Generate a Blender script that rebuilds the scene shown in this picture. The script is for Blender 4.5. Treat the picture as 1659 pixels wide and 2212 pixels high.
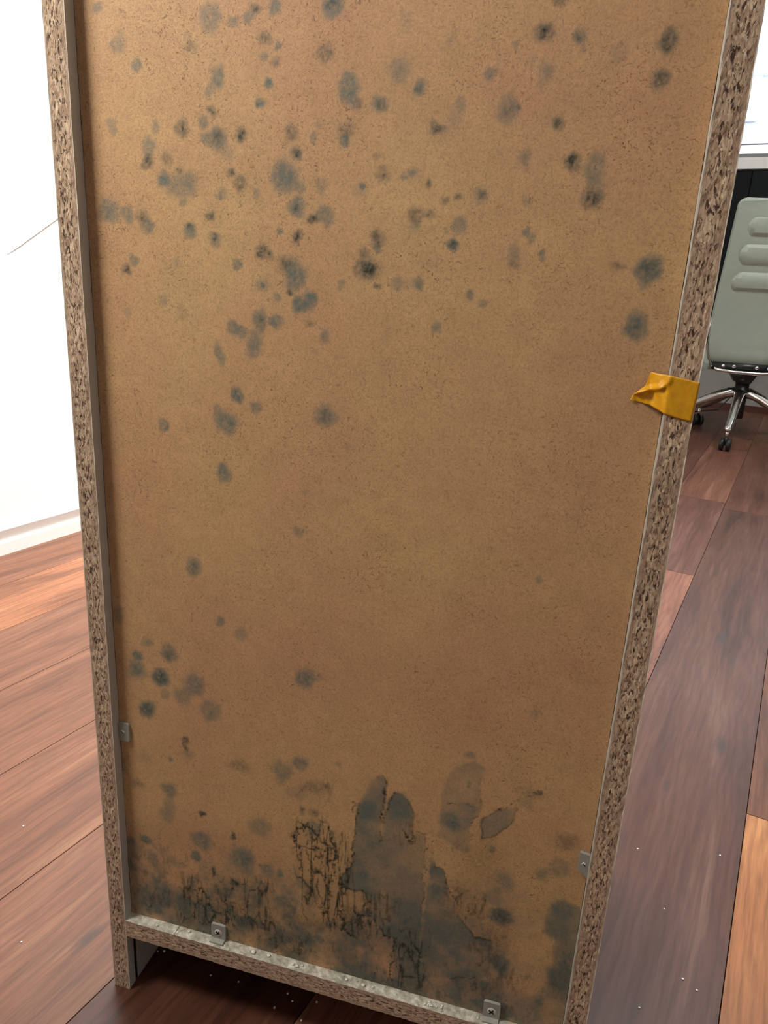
import bpy, bmesh, math, random
import numpy as np
from mathutils import Vector, Matrix
for o in list(bpy.data.objects): bpy.data.objects.remove(o)
scene = bpy.context.scene
COL = scene.collection
# ---------------------------------------------------------------- camera
cam_d = bpy.data.cameras.new('camera'); cam = bpy.data.objects.new('camera', cam_d); COL.objects.link(cam)
cam.location = (0.35626, -0.45987, 0.64653)
cam.rotation_euler = (1.26575, -0.0504, 0.27109)
cam_d.sensor_fit = 'VERTICAL'; cam_d.sensor_height = 24; cam_d.lens = 1621.08*24/2212
cam_d.clip_start = 0.02; cam_d.clip_end = 60
scene.camera = cam
# ---------------------------------------------------------------- world, lights, exposure
TH = math.radians(13.4)          # the room and its planks are turned against the cabinet
CT, ST = math.cos(TH), math.sin(TH)
def RW(u, v, z=0.0): return Vector((u*CT + v*ST, -u*ST + v*CT, z))
w = bpy.data.worlds.new('daylight'); scene.world = w; w.use_nodes = True
w.node_tree.nodes['Background'].inputs[0].default_value = (0.94, 0.97, 1.0, 1)
w.node_tree.nodes['Background'].inputs[1].default_value = 3.0
def area(name, loc, target, size, power, color, sy=None, spread=180):
    l = bpy.data.lights.new(name, 'AREA'); l.energy = power; l.color = color
    l.shape = 'RECTANGLE'; l.size = size; l.size_y = sy or size; l.spread = math.radians(spread)
    o = bpy.data.objects.new(name, l); COL.objects.link(o); o.location = loc
    o.rotation_euler = (Vector(target)-Vector(loc)).to_track_quat('-Z', 'Y').to_euler()
    return o
area('lamp_light_left_of_cabinet', (-0.33, -0.31, 1.26), (0.05, 0.05, 0.5), 0.22, 10.0, (1.0, 0.955, 0.89))
area('wall_fill_light', RW(-0.45, 1.1, 2.5), RW(-1.05, 0.9, 0.5), 0.5, 72.0, (1.0, 0.985, 0.96), 1.6, 100)  # unseen fill light, added to overexpose the left wall
area('ceiling_light', RW(1.2, -0.2, 2.55), RW(1.2, -0.2, 0), 0.9, 6.0, (1.0, 0.95, 0.90))
area('ceiling_light', RW(1.0, 2.2, 2.55), RW(0.6, 4.0, 0.8), 0.5, 36.0, (1.0, 0.98, 0.95))
scene.view_settings.view_transform = 'Standard'; scene.view_settings.look = 'None'
scene.view_settings.exposure = 0.0; scene.view_settings.gamma = 1.0; scene.view_settings.use_curve_mapping = False
# ---------------------------------------------------------------- helpers
def link(o, parent=None):
    COL.objects.link(o)
    if parent: o.parent = parent
    return o
def tag(o, label=None, cat=None, group=None, kind=None):
    for k, v in (('label', label), ('category', cat), ('group', group), ('kind', kind)):
        if v: o[k] = v
    return o
def empty(name, loc=(0, 0, 0), rz=0):
    o = bpy.data.objects.new(name, None); COL.objects.link(o); o.location = loc; o.rotation_euler = (0, 0, rz)
    o.empty_display_size = 0.05; return o
def obj(name, bm, mats, parent=None, smooth=False):
    bmesh.ops.recalc_face_normals(bm, faces=bm.faces)
    me = bpy.data.meshes.new(name); bm.to_mesh(me); bm.free()
    for m in (mats if isinstance(mats, (list, tuple)) else [mats]): me.materials.append(m)
    if smooth:
        for pl in me.polygons: pl.use_smooth = True
    return link(bpy.data.objects.new(name, me), parent)
def box(bm, x0, x1, y0, y1, z0, z1, mi=0, rot=None):
    vs = [bm.verts.new(p) for p in ((x0,y0,z0),(x1,y0,z0),(x1,y1,z0),(x0,y1,z0),(x0,y0,z1),(x1,y0,z1),(x1,y1,z1),(x0,y1,z1))]
    if rot:
        for v in vs: v.co = rot @ v.co
    fs = [bm.faces.new([vs[i] for i in f]) for f in ((0,3,2,1),(4,5,6,7),(0,1,5,4),(1,2,6,5),(2,3,7,6),(3,0,4,7))]
    for f in fs: f.material_index = mi
    return fs
def bevel(bm, w, seg=2, ang=0.5):
    es = [e for e in bm.edges if len(e.link_faces) == 2 and e.calc_face_angle(0) > ang]
    bmesh.ops.bevel(bm, geom=es, offset=w, segments=seg, profile=0.7, affect='EDGES', clamp_overlap=True)
def tube(bm, pts, radii, n=14, squash=1.0, cap=True):
    pts = [Vector(p) for p in pts]
    rings = []
    up = Vector((0, 0, 1))
    for i, p in enumerate(pts):
        d = (pts[min(i+1, len(pts)-1)] - pts[max(i-1, 0)]).normalized()
        a = d.cross(up)
        if a.length < 1e-3: a = d.cross(Vector((0, 1, 0)))
        a.normalize(); b = a.cross(d).normalized()
        r = radii[i] if isinstance(radii, (list, tuple)) else radii
        rings.append([bm.verts.new(p + a*r*math.cos(t*2*math.pi/n) + b*r*squash*math.sin(t*2*math.pi/n)) for t in range(n)])
    for r0, r1 in zip(rings, rings[1:]):
        for i in range(n): bm.faces.new((r0[i], r0[(i+1) % n], r1[(i+1) % n], r1[i]))
    if cap: bm.faces.new(rings[0]); bm.faces.new(rings[-1][::-1])
# ---------------------------------------------------------------- material helpers
class NT:
    def __init__(s, name):
        s.m = bpy.data.materials.new(name); s.m.use_nodes = True; s.t = s.m.node_tree; s.t.nodes.clear()
        s.out = s.n('ShaderNodeOutputMaterial'); s.b = s.n('ShaderNodeBsdfPrincipled'); s.l(s.b.outputs[0], s.out.inputs[0])
    def n(s, typ, **kw):
        nd = s.t.nodes.new(typ)
        for k, v in kw.items(): setattr(nd, k, v)
        return nd
    def l(s, a, b): s.t.links.new(a, b)
    def set(s, sock, v):
        if hasattr(v, 'is_linked') or hasattr(v, 'links'): s.l(v, sock)
        elif isinstance(v, (tuple, list)) and len(v) == 3 and sock.type == 'RGBA': sock.default_value = (*v, 1)
        else: sock.default_value = v
    def coord(s, scale=(1,1,1), kind='Object', loc=(0,0,0), rot=(0,0,0)):
        tc = s.n('ShaderNodeTexCoord'); mp = s.n('ShaderNodeMapping'); s.l(tc.outputs[kind], mp.inputs[0])
        mp.inputs['Scale'].default_value = scale; mp.inputs['Location'].default_value = loc; mp.inputs['Rotation'].default_value = rot
        return mp.outputs[0]
    def noise(s, vec, scale, detail=4, rough=0.55, dist=0.0, out='Fac'):
        nd = s.n('ShaderNodeTexNoise'); s.l(vec, nd.inputs['Vector']); nd.inputs['Scale'].default_value = scale
        nd.inputs['Detail'].default_value = detail; nd.inputs['Roughness'].default_value = rough; nd.inputs['Distortion'].default_value = dist
        return nd.outputs[out]
    def vor(s, vec, scale, out='Color', feature='F1', rand=1.0):
        nd = s.n('ShaderNodeTexVoronoi', feature=feature); s.l(vec, nd.inputs['Vector']); nd.inputs['Scale'].default_value = scale
        nd.inputs['Randomness'].default_value = rand; return nd.outputs[out]
    def ramp(s, fac, stops, interp='LINEAR'):
        nd = s.n('ShaderNodeValToRGB'); s.l(fac, nd.inputs[0]); cr = nd.color_ramp; cr.interpolation = interp
        while len(cr.elements) > 1: cr.elements.remove(cr.elements[-1])
        for i, (p, c) in enumerate(stops):
            e = cr.elements[0] if i == 0 else cr.elements.new(p)
            e.position = p; e.color = (c, c, c, 1) if isinstance(c, (int, float)) else (*c, 1)
        return nd.outputs[0]
    def mix(s, fac, a, b, blend='MIX'):
        nd = s.n('ShaderNodeMix', data_type='RGBA', blend_type=blend); s.set(nd.inputs[0], fac); s.set(nd.inputs[6], a); s.set(nd.inputs[7], b)
        return nd.outputs[2]
    def math(s, op, a, b=0.0, c=0.0, clamp=False):
        nd = s.n('ShaderNodeMath', operation=op, use_clamp=clamp); s.set(nd.inputs[0], a); s.set(nd.inputs[1], b)
        s.set(nd.inputs[2], c)
        return nd.outputs[0]
    def bump(s, h, strength=0.3, dist=0.001):
        nd = s.n('ShaderNodeBump'); s.l(h, nd.inputs['Height']); nd.inputs['Strength'].default_value = strength; nd.inputs['Distance'].default_value = dist
        s.l(nd.outputs[0], s.b.inputs['Normal'])
    def p(s, **kw):
        for k, v in kw.items(): s.set(s.b.inputs[k.replace('_', ' ')], v)
        return s.m
def srgb(r, g, b):
    return tuple(((c/255)/12.92 if c/255 <= 0.04045 else ((c/255+0.055)/1.055)**2.4) for c in (r, g, b))
def plain(name, col, rough=0.5, metal=0.0, var=0.06, scale=30, **kw):
    t = NT(name); c = t.coord(); n = t.noise(c, scale, 3)
    k = t.ramp(n, [(0.3, 1-var), (0.7, 1.0)])
    return t.p(Base_Color=t.mix(1.0, col, k, 'MULTIPLY'), Roughness=rough, Metallic=metal, **kw)
# chipboard: coarse long chips in the core, fine dust near both faces; axis = the long direction
def chipboard(name, axis, half0, half1, a0, col=1.0):
    t = NT(name)
    sc = (1, 1, 0.36) if axis == 'z' else (0.36, 1, 1)
    c = t.coord(sc)
    nz = t.noise(c, 300, 3, out='Color')
    wv = t.n('ShaderNodeVectorMath', operation='MULTIPLY_ADD'); t.l(nz, wv.inputs[0]); wv.inputs[1].default_value = (0.0022,)*3; t.l(c, wv.inputs[2])
    v1 = t.vor(wv.outputs[0], 980, 'Color'); v1f = t.math('MULTIPLY', t.math('ADD', v1, t.noise(c, 800, 4, 0.7)), 0.5)
    chips = t.ramp(v1f, [(0.24, srgb(112, 82, 58)), (0.36, srgb(164, 134, 108)), (0.52, srgb(192, 165, 138)), (0.66, srgb(214, 192, 160)), (0.78, srgb(242, 224, 186))])
    # dark voids
    nv = t.noise(c, 620, 3, 0.6, 0.5)
    sep = t.n('ShaderNodeSeparateXYZ'); t.l(t.coord(), sep.inputs[0])
    pos = sep.outputs['X'] if axis == 'z' else sep.outputs['Z']
    cen = t.math('ABSOLUTE', t.math('SUBTRACT', pos, (half0+half1)/2))
    core = t.ramp(t.math('DIVIDE', cen, abs(half1-half0)/2), [(0.45, 1.0), (0.95, 0.0)])
    vd = t.ramp(nv, [(0.39, 1.0), (0.46, 0.0)])
    vd = t.math('MULTIPLY', vd, t.math('MULTIPLY_ADD', core, 0.85, 0.1))
    fine = t.mix(t.noise(c, 900, 2), srgb(150, 124, 102), srgb(194, 168, 144))
    colr = t.mix(t.math('MULTIPLY_ADD', core, 0.7, 0.22), fine, chips)
    colr = t.mix(vd, colr, srgb(62, 40, 30))
    big = t.ramp(t.noise(t.coord(), 14, 3), [(0.3, 0.86), (0.7, 1.08)])
    colr = t.mix(1.0, colr, big, 'MULTIPLY')
    colr = t.mix(1.0, colr, (col, col, col), 'MULTIPLY')
    t.bump(t.math('SUBTRACT', v1f, vd), 0.55, 0.0012)
    return t.p(Base_Color=colr, Roughness=0.9)
# mould on the hardboard sheet, in millimetres on the sheet: x, z, half width, half height, strength, kind
SPOTS = [(33.6,797.0,3.9,3.0,0.5,1),(110.7,788.4,7.6,7.8,0.5,0),(125.6,785.6,3.6,3.4,0.5,0),(134.6,787.3,3.9,3.8,0.5,0),(138.5,792.4,3.3,2.8,0.7,2),(151.7,792.9,4.1,3.8,0.6,1),(186.9,791.8,7.0,6.0,0.65,1),(186.8,794.1,3.4,3.2,0.5,2),(45.6,775.1,6.2,5.1,0.4,0),(49.0,781.1,3.3,3.0,0.25,0),(58.5,763.9,3.6,3.8,0.6,1),(96.1,773.6,4.1,3.2,0.3,2),(94.4,779.5,2.2,2.2,0.2,0),(145.6,777.7,3.9,3.1,0.55,2),(154.5,772.9,2.7,2.9,0.5,1),(145.0,766.3,3.3,2.7,0.45,1),(153.1,764.0,3.0,2.2,0.5,2),(148.1,754.0,3.3,3.0,0.7,1),(142.9,742.3,3.0,2.8,0.7,1),(183.3,769.2,4.0,3.6,0.6,2),(114.7,756.6,5.0,6.6,0.6,1),(109.0,750.1,2.8,4.6,0.4,0),(110.3,738.5,2.8,2.6,0.6,2),(103.2,732.3,3.5,4.2,0.6,1),(89.2,728.6,4.5,4.8,0.6,2),(70.2,728.6,2.6,4.3,0.35,0),(113.2,723.0,7.9,7.1,0.6,0),(113.8,723.2,3.5,3.7,0.6,2),(104.9,722.9,3.5,3.4,0.5,0),(119.1,716.2,7.0,6.4,0.25,0),(129.6,725.4,3.4,3.6,0.8,2),(38.9,729.0,4.1,4.9,0.4,0),(64.7,717.5,5.0,6.5,0.45,1),(63.6,709.1,3.4,3.3,0.7,2),(77.4,711.2,4.0,4.4,0.4,2),(74.5,698.3,5.0,4.4,0.7,1),(86.7,694.4,10.6,7.8,0.5,0),(94.5,698.4,5.9,5.5,0.3,0),(86.4,704.2,2.0,1.6,0.5,2),(122.8,703.2,2.6,2.4,0.6,2),(129.4,697.4,3.5,4.0,0.5,2),(115.5,690.6,3.9,3.6,0.45,1),(140.2,691.2,3.2,3.5,0.4,0),(159.1,701.4,9.2,9.5,0.75,0),(160.1,701.4,4.6,4.8,0.3,1),(168.1,714.6,2.4,3.1,0.8,2),(166.6,714.0,4.8,4.7,0.3,0),(163.4,726.1,4.5,4.1,0.5,2),(177.5,723.4,2.4,3.0,0.4,0),(180.6,730.9,2.1,2.3,0.3,0),(198.3,727.2,4.9,4.5,0.4,2),(197.9,721.7,3.8,3.5,0.7,1),(199.1,750.3,7.1,9.0,0.7,1),(204.6,742.0,2.3,2.4,0.4,2),(183.3,696.1,4.2,5.3,0.4,0),(169.0,696.1,3.7,3.7,0.5,0),(209.7,696.6,2.3,2.6,0.75,1),(208.3,695.3,5.8,5.2,0.2,0),(167.4,684.8,6.1,6.5,0.65,1),(167.7,684.3,2.2,2.1,0.4,2),(178.0,677.9,3.1,3.2,0.8,2),(185.5,679.7,5.7,5.9,0.55,1),(108.1,678.0,3.0,2.8,0.8,2),(33.4,678.4,8.5,8.1,0.6,0),(34.1,677.8,4.2,4.1,0.3,0),(47.0,676.8,4.9,5.8,0.5,1),(58.1,676.0,4.1,4.0,0.55,2),(61.6,669.5,4.8,4.9,0.6,0),(88.4,684.7,2.7,2.5,0.5,0),(92.9,668.0,5.0,4.6,0.55,1),(93.3,670.0,2.3,2.3,0.5,2),(110.8,662.9,5.6,4.5,0.5,1),(111.4,663.2,2.6,2.8,0.5,2),(155.4,670.1,2.2,2.5,0.7,1),(168.3,667.5,3.4,3.6,0.8,2),(144.3,658.3,3.8,3.9,0.85,2),(150.7,655.5,2.2,2.2,0.6,2),(49.9,648.0,3.9,3.9,0.6,1),(44.2,640.9,3.2,3.3,0.7,2),(81.3,647.6,4.1,4.1,0.18,0),(126.1,648.7,3.9,4.3,0.6,1),(159.7,650.5,4.1,5.1,0.5,2),(167.1,644.1,8.2,9.7,0.65,1),(143.7,637.2,5.8,4.6,0.35,0),(143.7,637.2,1.6,1.7,0.7,1),(154.5,629.2,2.9,3.5,0.4,1),(163.8,632.8,1.9,2.0,0.8,2),(170.6,625.5,6.0,5.8,0.75,1),(178.1,630.2,5.3,5.7,0.75,1),(198.1,640.3,2.5,3.4,0.45,0),(71.3,623.9,3.5,3.9,0.35,0),(43.3,613.7,2.9,3.1,0.25,0),(85.4,615.0,4.2,4.3,0.18,0),(123.7,609.0,4.4,5.4,0.55,1),(128.7,606.0,4.4,4.5,0.6,1),(142.4,614.4,5.6,7.7,0.55,1),(143.1,613.5,3.0,4.8,0.4,2),(138.1,601.2,6.3,6.7,0.5,1),(138.1,593.7,6.0,5.5,0.5,0),(153.6,614.8,5.2,5.0,0.6,1),(111.9,593.3,3.4,4.9,0.5,1),(114.2,587.3,3.8,4.7,0.5,1),(188.5,607.1,4.1,5.0,0.5,1),(176.6,615.1,3.8,2.3,0.3,2),(181.8,596.9,3.2,2.4,0.15,0),(126.3,563.5,4.8,5.4,0.75,1),(140.1,555.9,4.4,4.5,0.55,1),(117.7,543.4,9.1,8.2,0.65,1),(110.8,551.5,3.9,3.9,0.5,1),(68.4,536.9,4.1,4.7,0.6,1),(190.0,555.9,8.1,7.5,0.55,1),(190.0,555.9,3.6,3.7,0.3,2),(206.0,535.9,2.6,2.8,0.2,0),(114.7,507.2,5.4,6.8,0.65,1),(232.1,782.8,4.3,5.5,0.12,0),(257.4,774.5,3.4,3.2,0.2,0),(316.0,790.7,4.4,2.4,0.45,2),(309.4,776.2,4.2,4.2,0.8,2),(328.7,774.0,4.3,3.9,0.5,0),(328.0,774.0,2.2,2.4,0.4,2),(331.2,767.8,2.9,3.1,0.2,0),(349.7,765.1,4.7,5.7,0.2,0),(294.6,770.3,2.0,2.9,0.35,1),(373.1,770.0,4.1,5.1,0.7,2),(373.9,770.4,5.5,6.0,0.25,0),(372.0,754.1,4.0,4.1,0.75,2),(372.3,752.2,5.1,5.7,0.25,0),(228.6,758.8,6.8,7.1,0.4,0),(217.9,742.2,5.3,5.3,0.55,1),(217.9,741.7,2.5,2.9,0.4,2),(241.2,750.2,3.8,4.0,0.65,1),(241.2,750.2,1.9,1.9,0.4,2),(281.3,757.0,3.4,4.1,0.5,1),(311.6,756.6,5.0,6.1,0.3,0),(312.8,757.3,2.0,3.2,0.25,1),(303.8,761.9,3.5,3.1,0.12,0),(293.7,738.0,6.2,7.5,0.42,1),(299.1,738.9,1.3,1.4,0.6,2),(294.0,738.0,2.6,2.8,0.2,2),(266.1,742.0,3.2,3.8,0.35,1),(264.0,734.7,4.8,7.2,0.18,0),(253.8,729.6,3.5,3.4,0.65,2),(255.1,727.2,6.5,7.3,0.15,0),(322.2,732.4,3.0,3.0,0.65,2),(318.9,732.9,7.0,5.6,0.12,0),(304.9,715.1,4.1,5.8,0.35,0),(305.5,714.4,1.8,2.6,0.3,2),(331.8,713.1,4.3,3.6,0.8,2),(344.6,709.4,6.2,8.5,0.5,1),(344.7,693.5,5.5,4.8,0.75,2),(345.4,699.5,5.5,6.0,0.35,0),(222.1,704.3,4.0,3.3,0.45,2),(235.6,703.0,2.8,2.0,0.4,1),(240.8,705.9,3.1,2.3,0.4,1),(240.0,704.6,6.7,4.5,0.15,0),(217.9,713.4,2.0,1.8,0.3,2),(260.2,691.4,2.2,2.3,0.5,2),(268.1,693.6,2.7,2.5,0.45,2),(281.4,694.4,5.1,5.8,0.35,1),(281.7,694.4,2.4,3.0,0.4,2),(308.8,691.1,3.2,3.5,0.28,0),(249.6,699.5,2.0,1.8,0.5,2),(243.5,681.5,4.0,4.1,0.55,2),(252.1,683.3,3.4,2.3,0.45,2),(243.3,674.9,3.4,3.1,0.25,1),(270.8,677.1,4.1,4.9,0.5,1),(220.2,667.5,3.8,5.1,0.6,2),(220.4,662.7,2.4,2.7,0.5,1),(215.7,649.8,3.9,3.6,0.95,2),(215.6,650.3,7.2,6.6,0.45,2),(212.2,658.9,2.7,2.7,0.4,2),(209.6,650.0,3.0,3.3,0.4,2),(221.5,640.1,2.1,1.7,0.7,2),(234.0,641.3,4.4,4.7,0.4,1),(241.1,641.2,3.5,3.3,0.2,0),(247.7,642.9,3.5,4.1,0.55,1),(267.3,665.9,4.2,3.9,0.7,1),(267.3,665.9,2.5,2.3,0.6,2),(262.4,673.8,1.7,1.8,0.4,1),(309.7,675.1,2.4,2.3,0.5,1),(313.5,671.5,3.2,3.3,0.35,1),(304.3,662.2,3.8,5.7,0.35,0),(305.7,656.3,2.7,1.6,0.4,2),(320.9,662.6,2.6,3.3,0.5,1),(380.4,657.2,7.7,7.7,0.75,1),(380.3,657.9,4.9,5.0,0.35,2),(363.9,657.9,4.3,2.8,0.35,2),(378.4,648.8,2.5,2.3,0.35,1),(379.1,625.0,7.1,7.5,0.65,1),(379.1,625.0,4.1,4.1,0.25,2),(378.0,632.4,4.5,3.6,0.3,1),(280.5,638.9,2.5,3.2,0.55,1),(288.3,633.1,2.8,2.4,0.4,1),(260.6,617.1,4.1,3.9,0.35,1),(260.6,616.9,1.5,1.7,0.4,1),(268.4,626.2,3.4,3.3,0.12,0),(228.5,609.9,2.4,2.6,0.12,1),(253.2,655.5,8.0,5.9,0.1,0),(172.3,470.7,4.5,4.5,0.38,1),(88.8,431.1,6.9,7.1,0.6,1),(88.8,430.3,3.5,3.4,0.3,2),(340.7,462.0,2.6,2.6,0.35,1),(177.0,500.3,2.0,3.0,0.2,0),(22.4,380.6,5.0,7.3,0.35,1),(45.8,361.0,5.8,4.9,0.35,1),(36.3,347.3,5.5,5.0,0.65,1),(65.2,354.1,7.4,8.2,0.55,1),(65.1,353.3,3.3,3.3,0.3,2),(35.6,334.7,9.3,10.2,0.4,1),(35.6,334.7,6.0,5.5,0.55,1),(56.4,331.8,7.9,8.5,0.75,1),(56.4,331.8,5.0,5.5,0.4,2),(60.4,317.5,3.8,5.1,0.4,0),(86.8,330.9,8.9,10.9,0.6,1),(76.2,318.3,8.3,8.5,0.42,1),(43.5,299.8,7.7,8.3,0.8,1),(43.5,299.8,4.3,4.8,0.3,2),(100.4,310.5,9.3,9.8,0.5,1),(110.6,389.9,3.9,4.7,0.6,1),(127.1,383.2,5.3,5.8,0.32,1),(178.8,355.0,7.4,9.0,0.6,1),(186.5,359.3,7.3,5.4,0.28,1),(77.3,278.2,3.0,3.1,0.8,2),(75.5,273.0,1.7,2.7,0.6,2),(77.9,270.5,1.7,2.7,0.6,2),(79.0,265.0,7.6,4.5,0.25,0),(62.6,256.6,2.6,3.2,0.5,1),(38.3,255.2,4.0,6.4,0.2,0),(176.8,280.7,6.9,7.2,0.55,1),(161.7,269.4,8.6,10.4,0.5,1),(125.4,265.2,9.7,5.3,0.3,2),(208.6,286.4,3.0,3.3,0.3,1),(16.7,240.4,3.6,9.4,0.4,1),(349.1,363.3,3.1,5.0,0.18,0),(60.1,226.8,7.4,7.0,0.55,1),(60.0,212.4,5.7,10.5,0.35,1),(57.2,199.4,7.6,8.7,0.38,1),(29.6,224.6,5.4,4.7,0.35,2),(90.2,209.7,3.9,3.8,0.9,3),(89.5,182.6,10.4,9.2,0.6,1),(83.8,164.6,5.3,5.9,0.75,1),(35.6,167.9,5.1,4.5,0.8,1),(19.2,161.7,4.7,6.6,0.6,1),(143.2,210.7,9.8,9.2,0.45,1),(127.6,174.9,11.4,12.0,0.7,1),(149.9,168.6,6.7,8.1,0.5,1),(161.1,169.6,3.3,4.3,0.6,1),(118.5,194.5,1.7,3.3,0.7,2),(121.0,145.8,3.5,3.0,0.8,2),(100.7,152.9,1.8,5.9,0.7,2),(49.4,120.3,9.3,7.8,0.5,1),(67.1,116.6,4.6,6.2,0.5,1),(93.5,125.4,5.4,6.6,0.6,1),(161.8,140.4,7.1,6.8,0.5,1),(50.5,101.1,6.1,4.2,0.5,1),(21.8,133.4,7.6,26.2,0.35,0),(25.0,98.2,12.4,19.4,0.5,0),(180.5,165.5,5.7,5.7,0.35,0),(188.1,154.9,5.3,9.6,0.5,2),(146.3,108.5,4.3,4.6,0.6,3),(157.0,103.5,8.5,10.2,0.4,1),(128.0,106.1,8.7,12.3,0.45,1),(197.0,110.4,3.7,4.5,0.5,1),(233.3,251.6,7.4,9.4,0.75,1),(258.0,259.9,10.0,12.6,0.65,1),(299.1,257.9,8.3,8.2,0.65,1),(289.0,210.2,5.7,7.8,0.5,1),(292.5,192.5,4.3,5.7,0.7,1),(342.9,182.9,8.6,8.7,0.9,0),(343.6,183.1,8.2,7.9,0.45,2),(386.2,202.6,9.1,10.1,0.6,1),(386.8,186.1,9.2,10.3,0.45,1),(336.7,199.6,7.5,7.8,0.4,0),(342.6,214.6,9.1,10.6,0.4,1),(380.3,240.4,8.0,8.9,0.45,0),(368.6,231.4,4.9,5.8,0.4,1),(295.9,156.0,2.6,1.8,0.8,1),(299.7,145.6,7.3,5.5,0.5,1),(299.6,172.0,5.8,4.5,0.45,1),(232.3,188.7,4.6,5.4,0.6,1),(347.1,139.8,7.7,6.4,0.6,1),(330.5,242.7,2.7,4.1,0.6,1),(382.8,263.8,8.2,6.3,0.35,2),(309.1,293.4,2.0,3.2,0.6,1),(307.9,318.9,4.0,3.1,0.45,1),(189.9,261.8,9.9,5.2,0.28,2),(174.2,252.5,10.1,6.1,0.22,1),(199.1,265.4,3.0,2.6,0.5,2),(353.0,297.5,8.9,4.6,0.25,2),(359.3,300.3,1.9,1.9,0.6,2),(352.4,288.2,5.1,4.7,0.25,1),(180.3,237.4,2.3,3.5,0.6,2),(190.1,237.9,3.9,4.0,0.45,2),(189.7,222.2,6.2,8.1,0.5,1),(309.7,274.0,6.8,4.8,0.35,0),(192.8,129.3,36.1,8.8,0.16,2),(116.3,119.5,51.4,18.4,0.2,2),(71.1,97.3,49.6,21.2,0.26,0),(260.1,72.7,60.9,20.2,0.3,2),(312.5,106.9,43.1,38.7,0.3,0),(159.7,93.2,46.0,15.4,0.32,2),(224.9,139.8,10.2,14.4,0.42,2),(324.0,229.7,23.6,25.4,0.22,2),(317.0,188.0,17.4,22.1,0.25,2),(337.7,158.4,20.8,27.2,0.28,2),(366.0,92.6,17.4,23.8,0.4,0)]
FIELDS = [(0.7, [(244.9, 285.8),(236.7, 280.2),(231.0, 268.2),(226.7, 258.1),(225.6, 246.9),(225.4, 232.1),(222.8, 216.4),(223.6, 195.7),(216.6, 185.8),(213.4, 181.0),(215.4, 171.7),(233.6, 173.4),(239.0, 163.3),(234.7, 147.9),(248.1, 146.2),(252.1, 133.4),(260.3, 134.1),(264.2, 93.1),(342.7, 121.3),(343.2, 148.4),(337.9, 156.3),(323.9, 157.5),(311.8, 172.9),(302.8, 189.2),(298.4, 206.6),(293.9, 214.6),(288.5, 214.9),(286.7, 229.1),(282.5, 235.2),(282.2, 216.7),(279.6, 243.5),(271.5, 239.4),(269.0, 253.2),(268.4, 263.7),(261.8, 270.8),(255.6, 272.7),(249.9, 264.2),(246.9, 247.2),(246.4, 226.8),(244.7, 239.2),(245.3, 263.0),(248.2, 280.5)]),(0.4, [(292.9, 297.8),(289.4, 284.9),(289.2, 258.6),(288.7, 244.2),(302.1, 237.1),(312.9, 233.0),(313.6, 251.2),(314.6, 265.5),(318.8, 275.3),(318.7, 300.9),(320.7, 309.7),(310.2, 315.5),(300.8, 308.2)]),(0.42, [(321.7, 267.4),(332.2, 278.9),(345.8, 284.2),(341.7, 269.4),(332.9, 256.5),(322.1, 246.4)]),(0.5, [(375.0, 199.0),(375.9, 178.7),(385.1, 174.3),(385.9, 142.8),(378.1, 119.2),(362.8, 105.4),(362.4, 78.4),(406.3, 95.5),(404.5, 203.0),(391.9, 213.5),(382.1, 212.2)]),(-0.6, [(283.3, 234.5),(280.5, 219.9),(281.4, 201.5),(280.6, 189.9),(282.5, 184.7),(282.4, 163.4),(281.2, 143.1),(282.9, 131.7),(283.7, 144.0),(284.6, 164.1),(284.8, 191.2),(285.9, 204.7),(284.5, 217.4),(286.7, 223.6)])]
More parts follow.
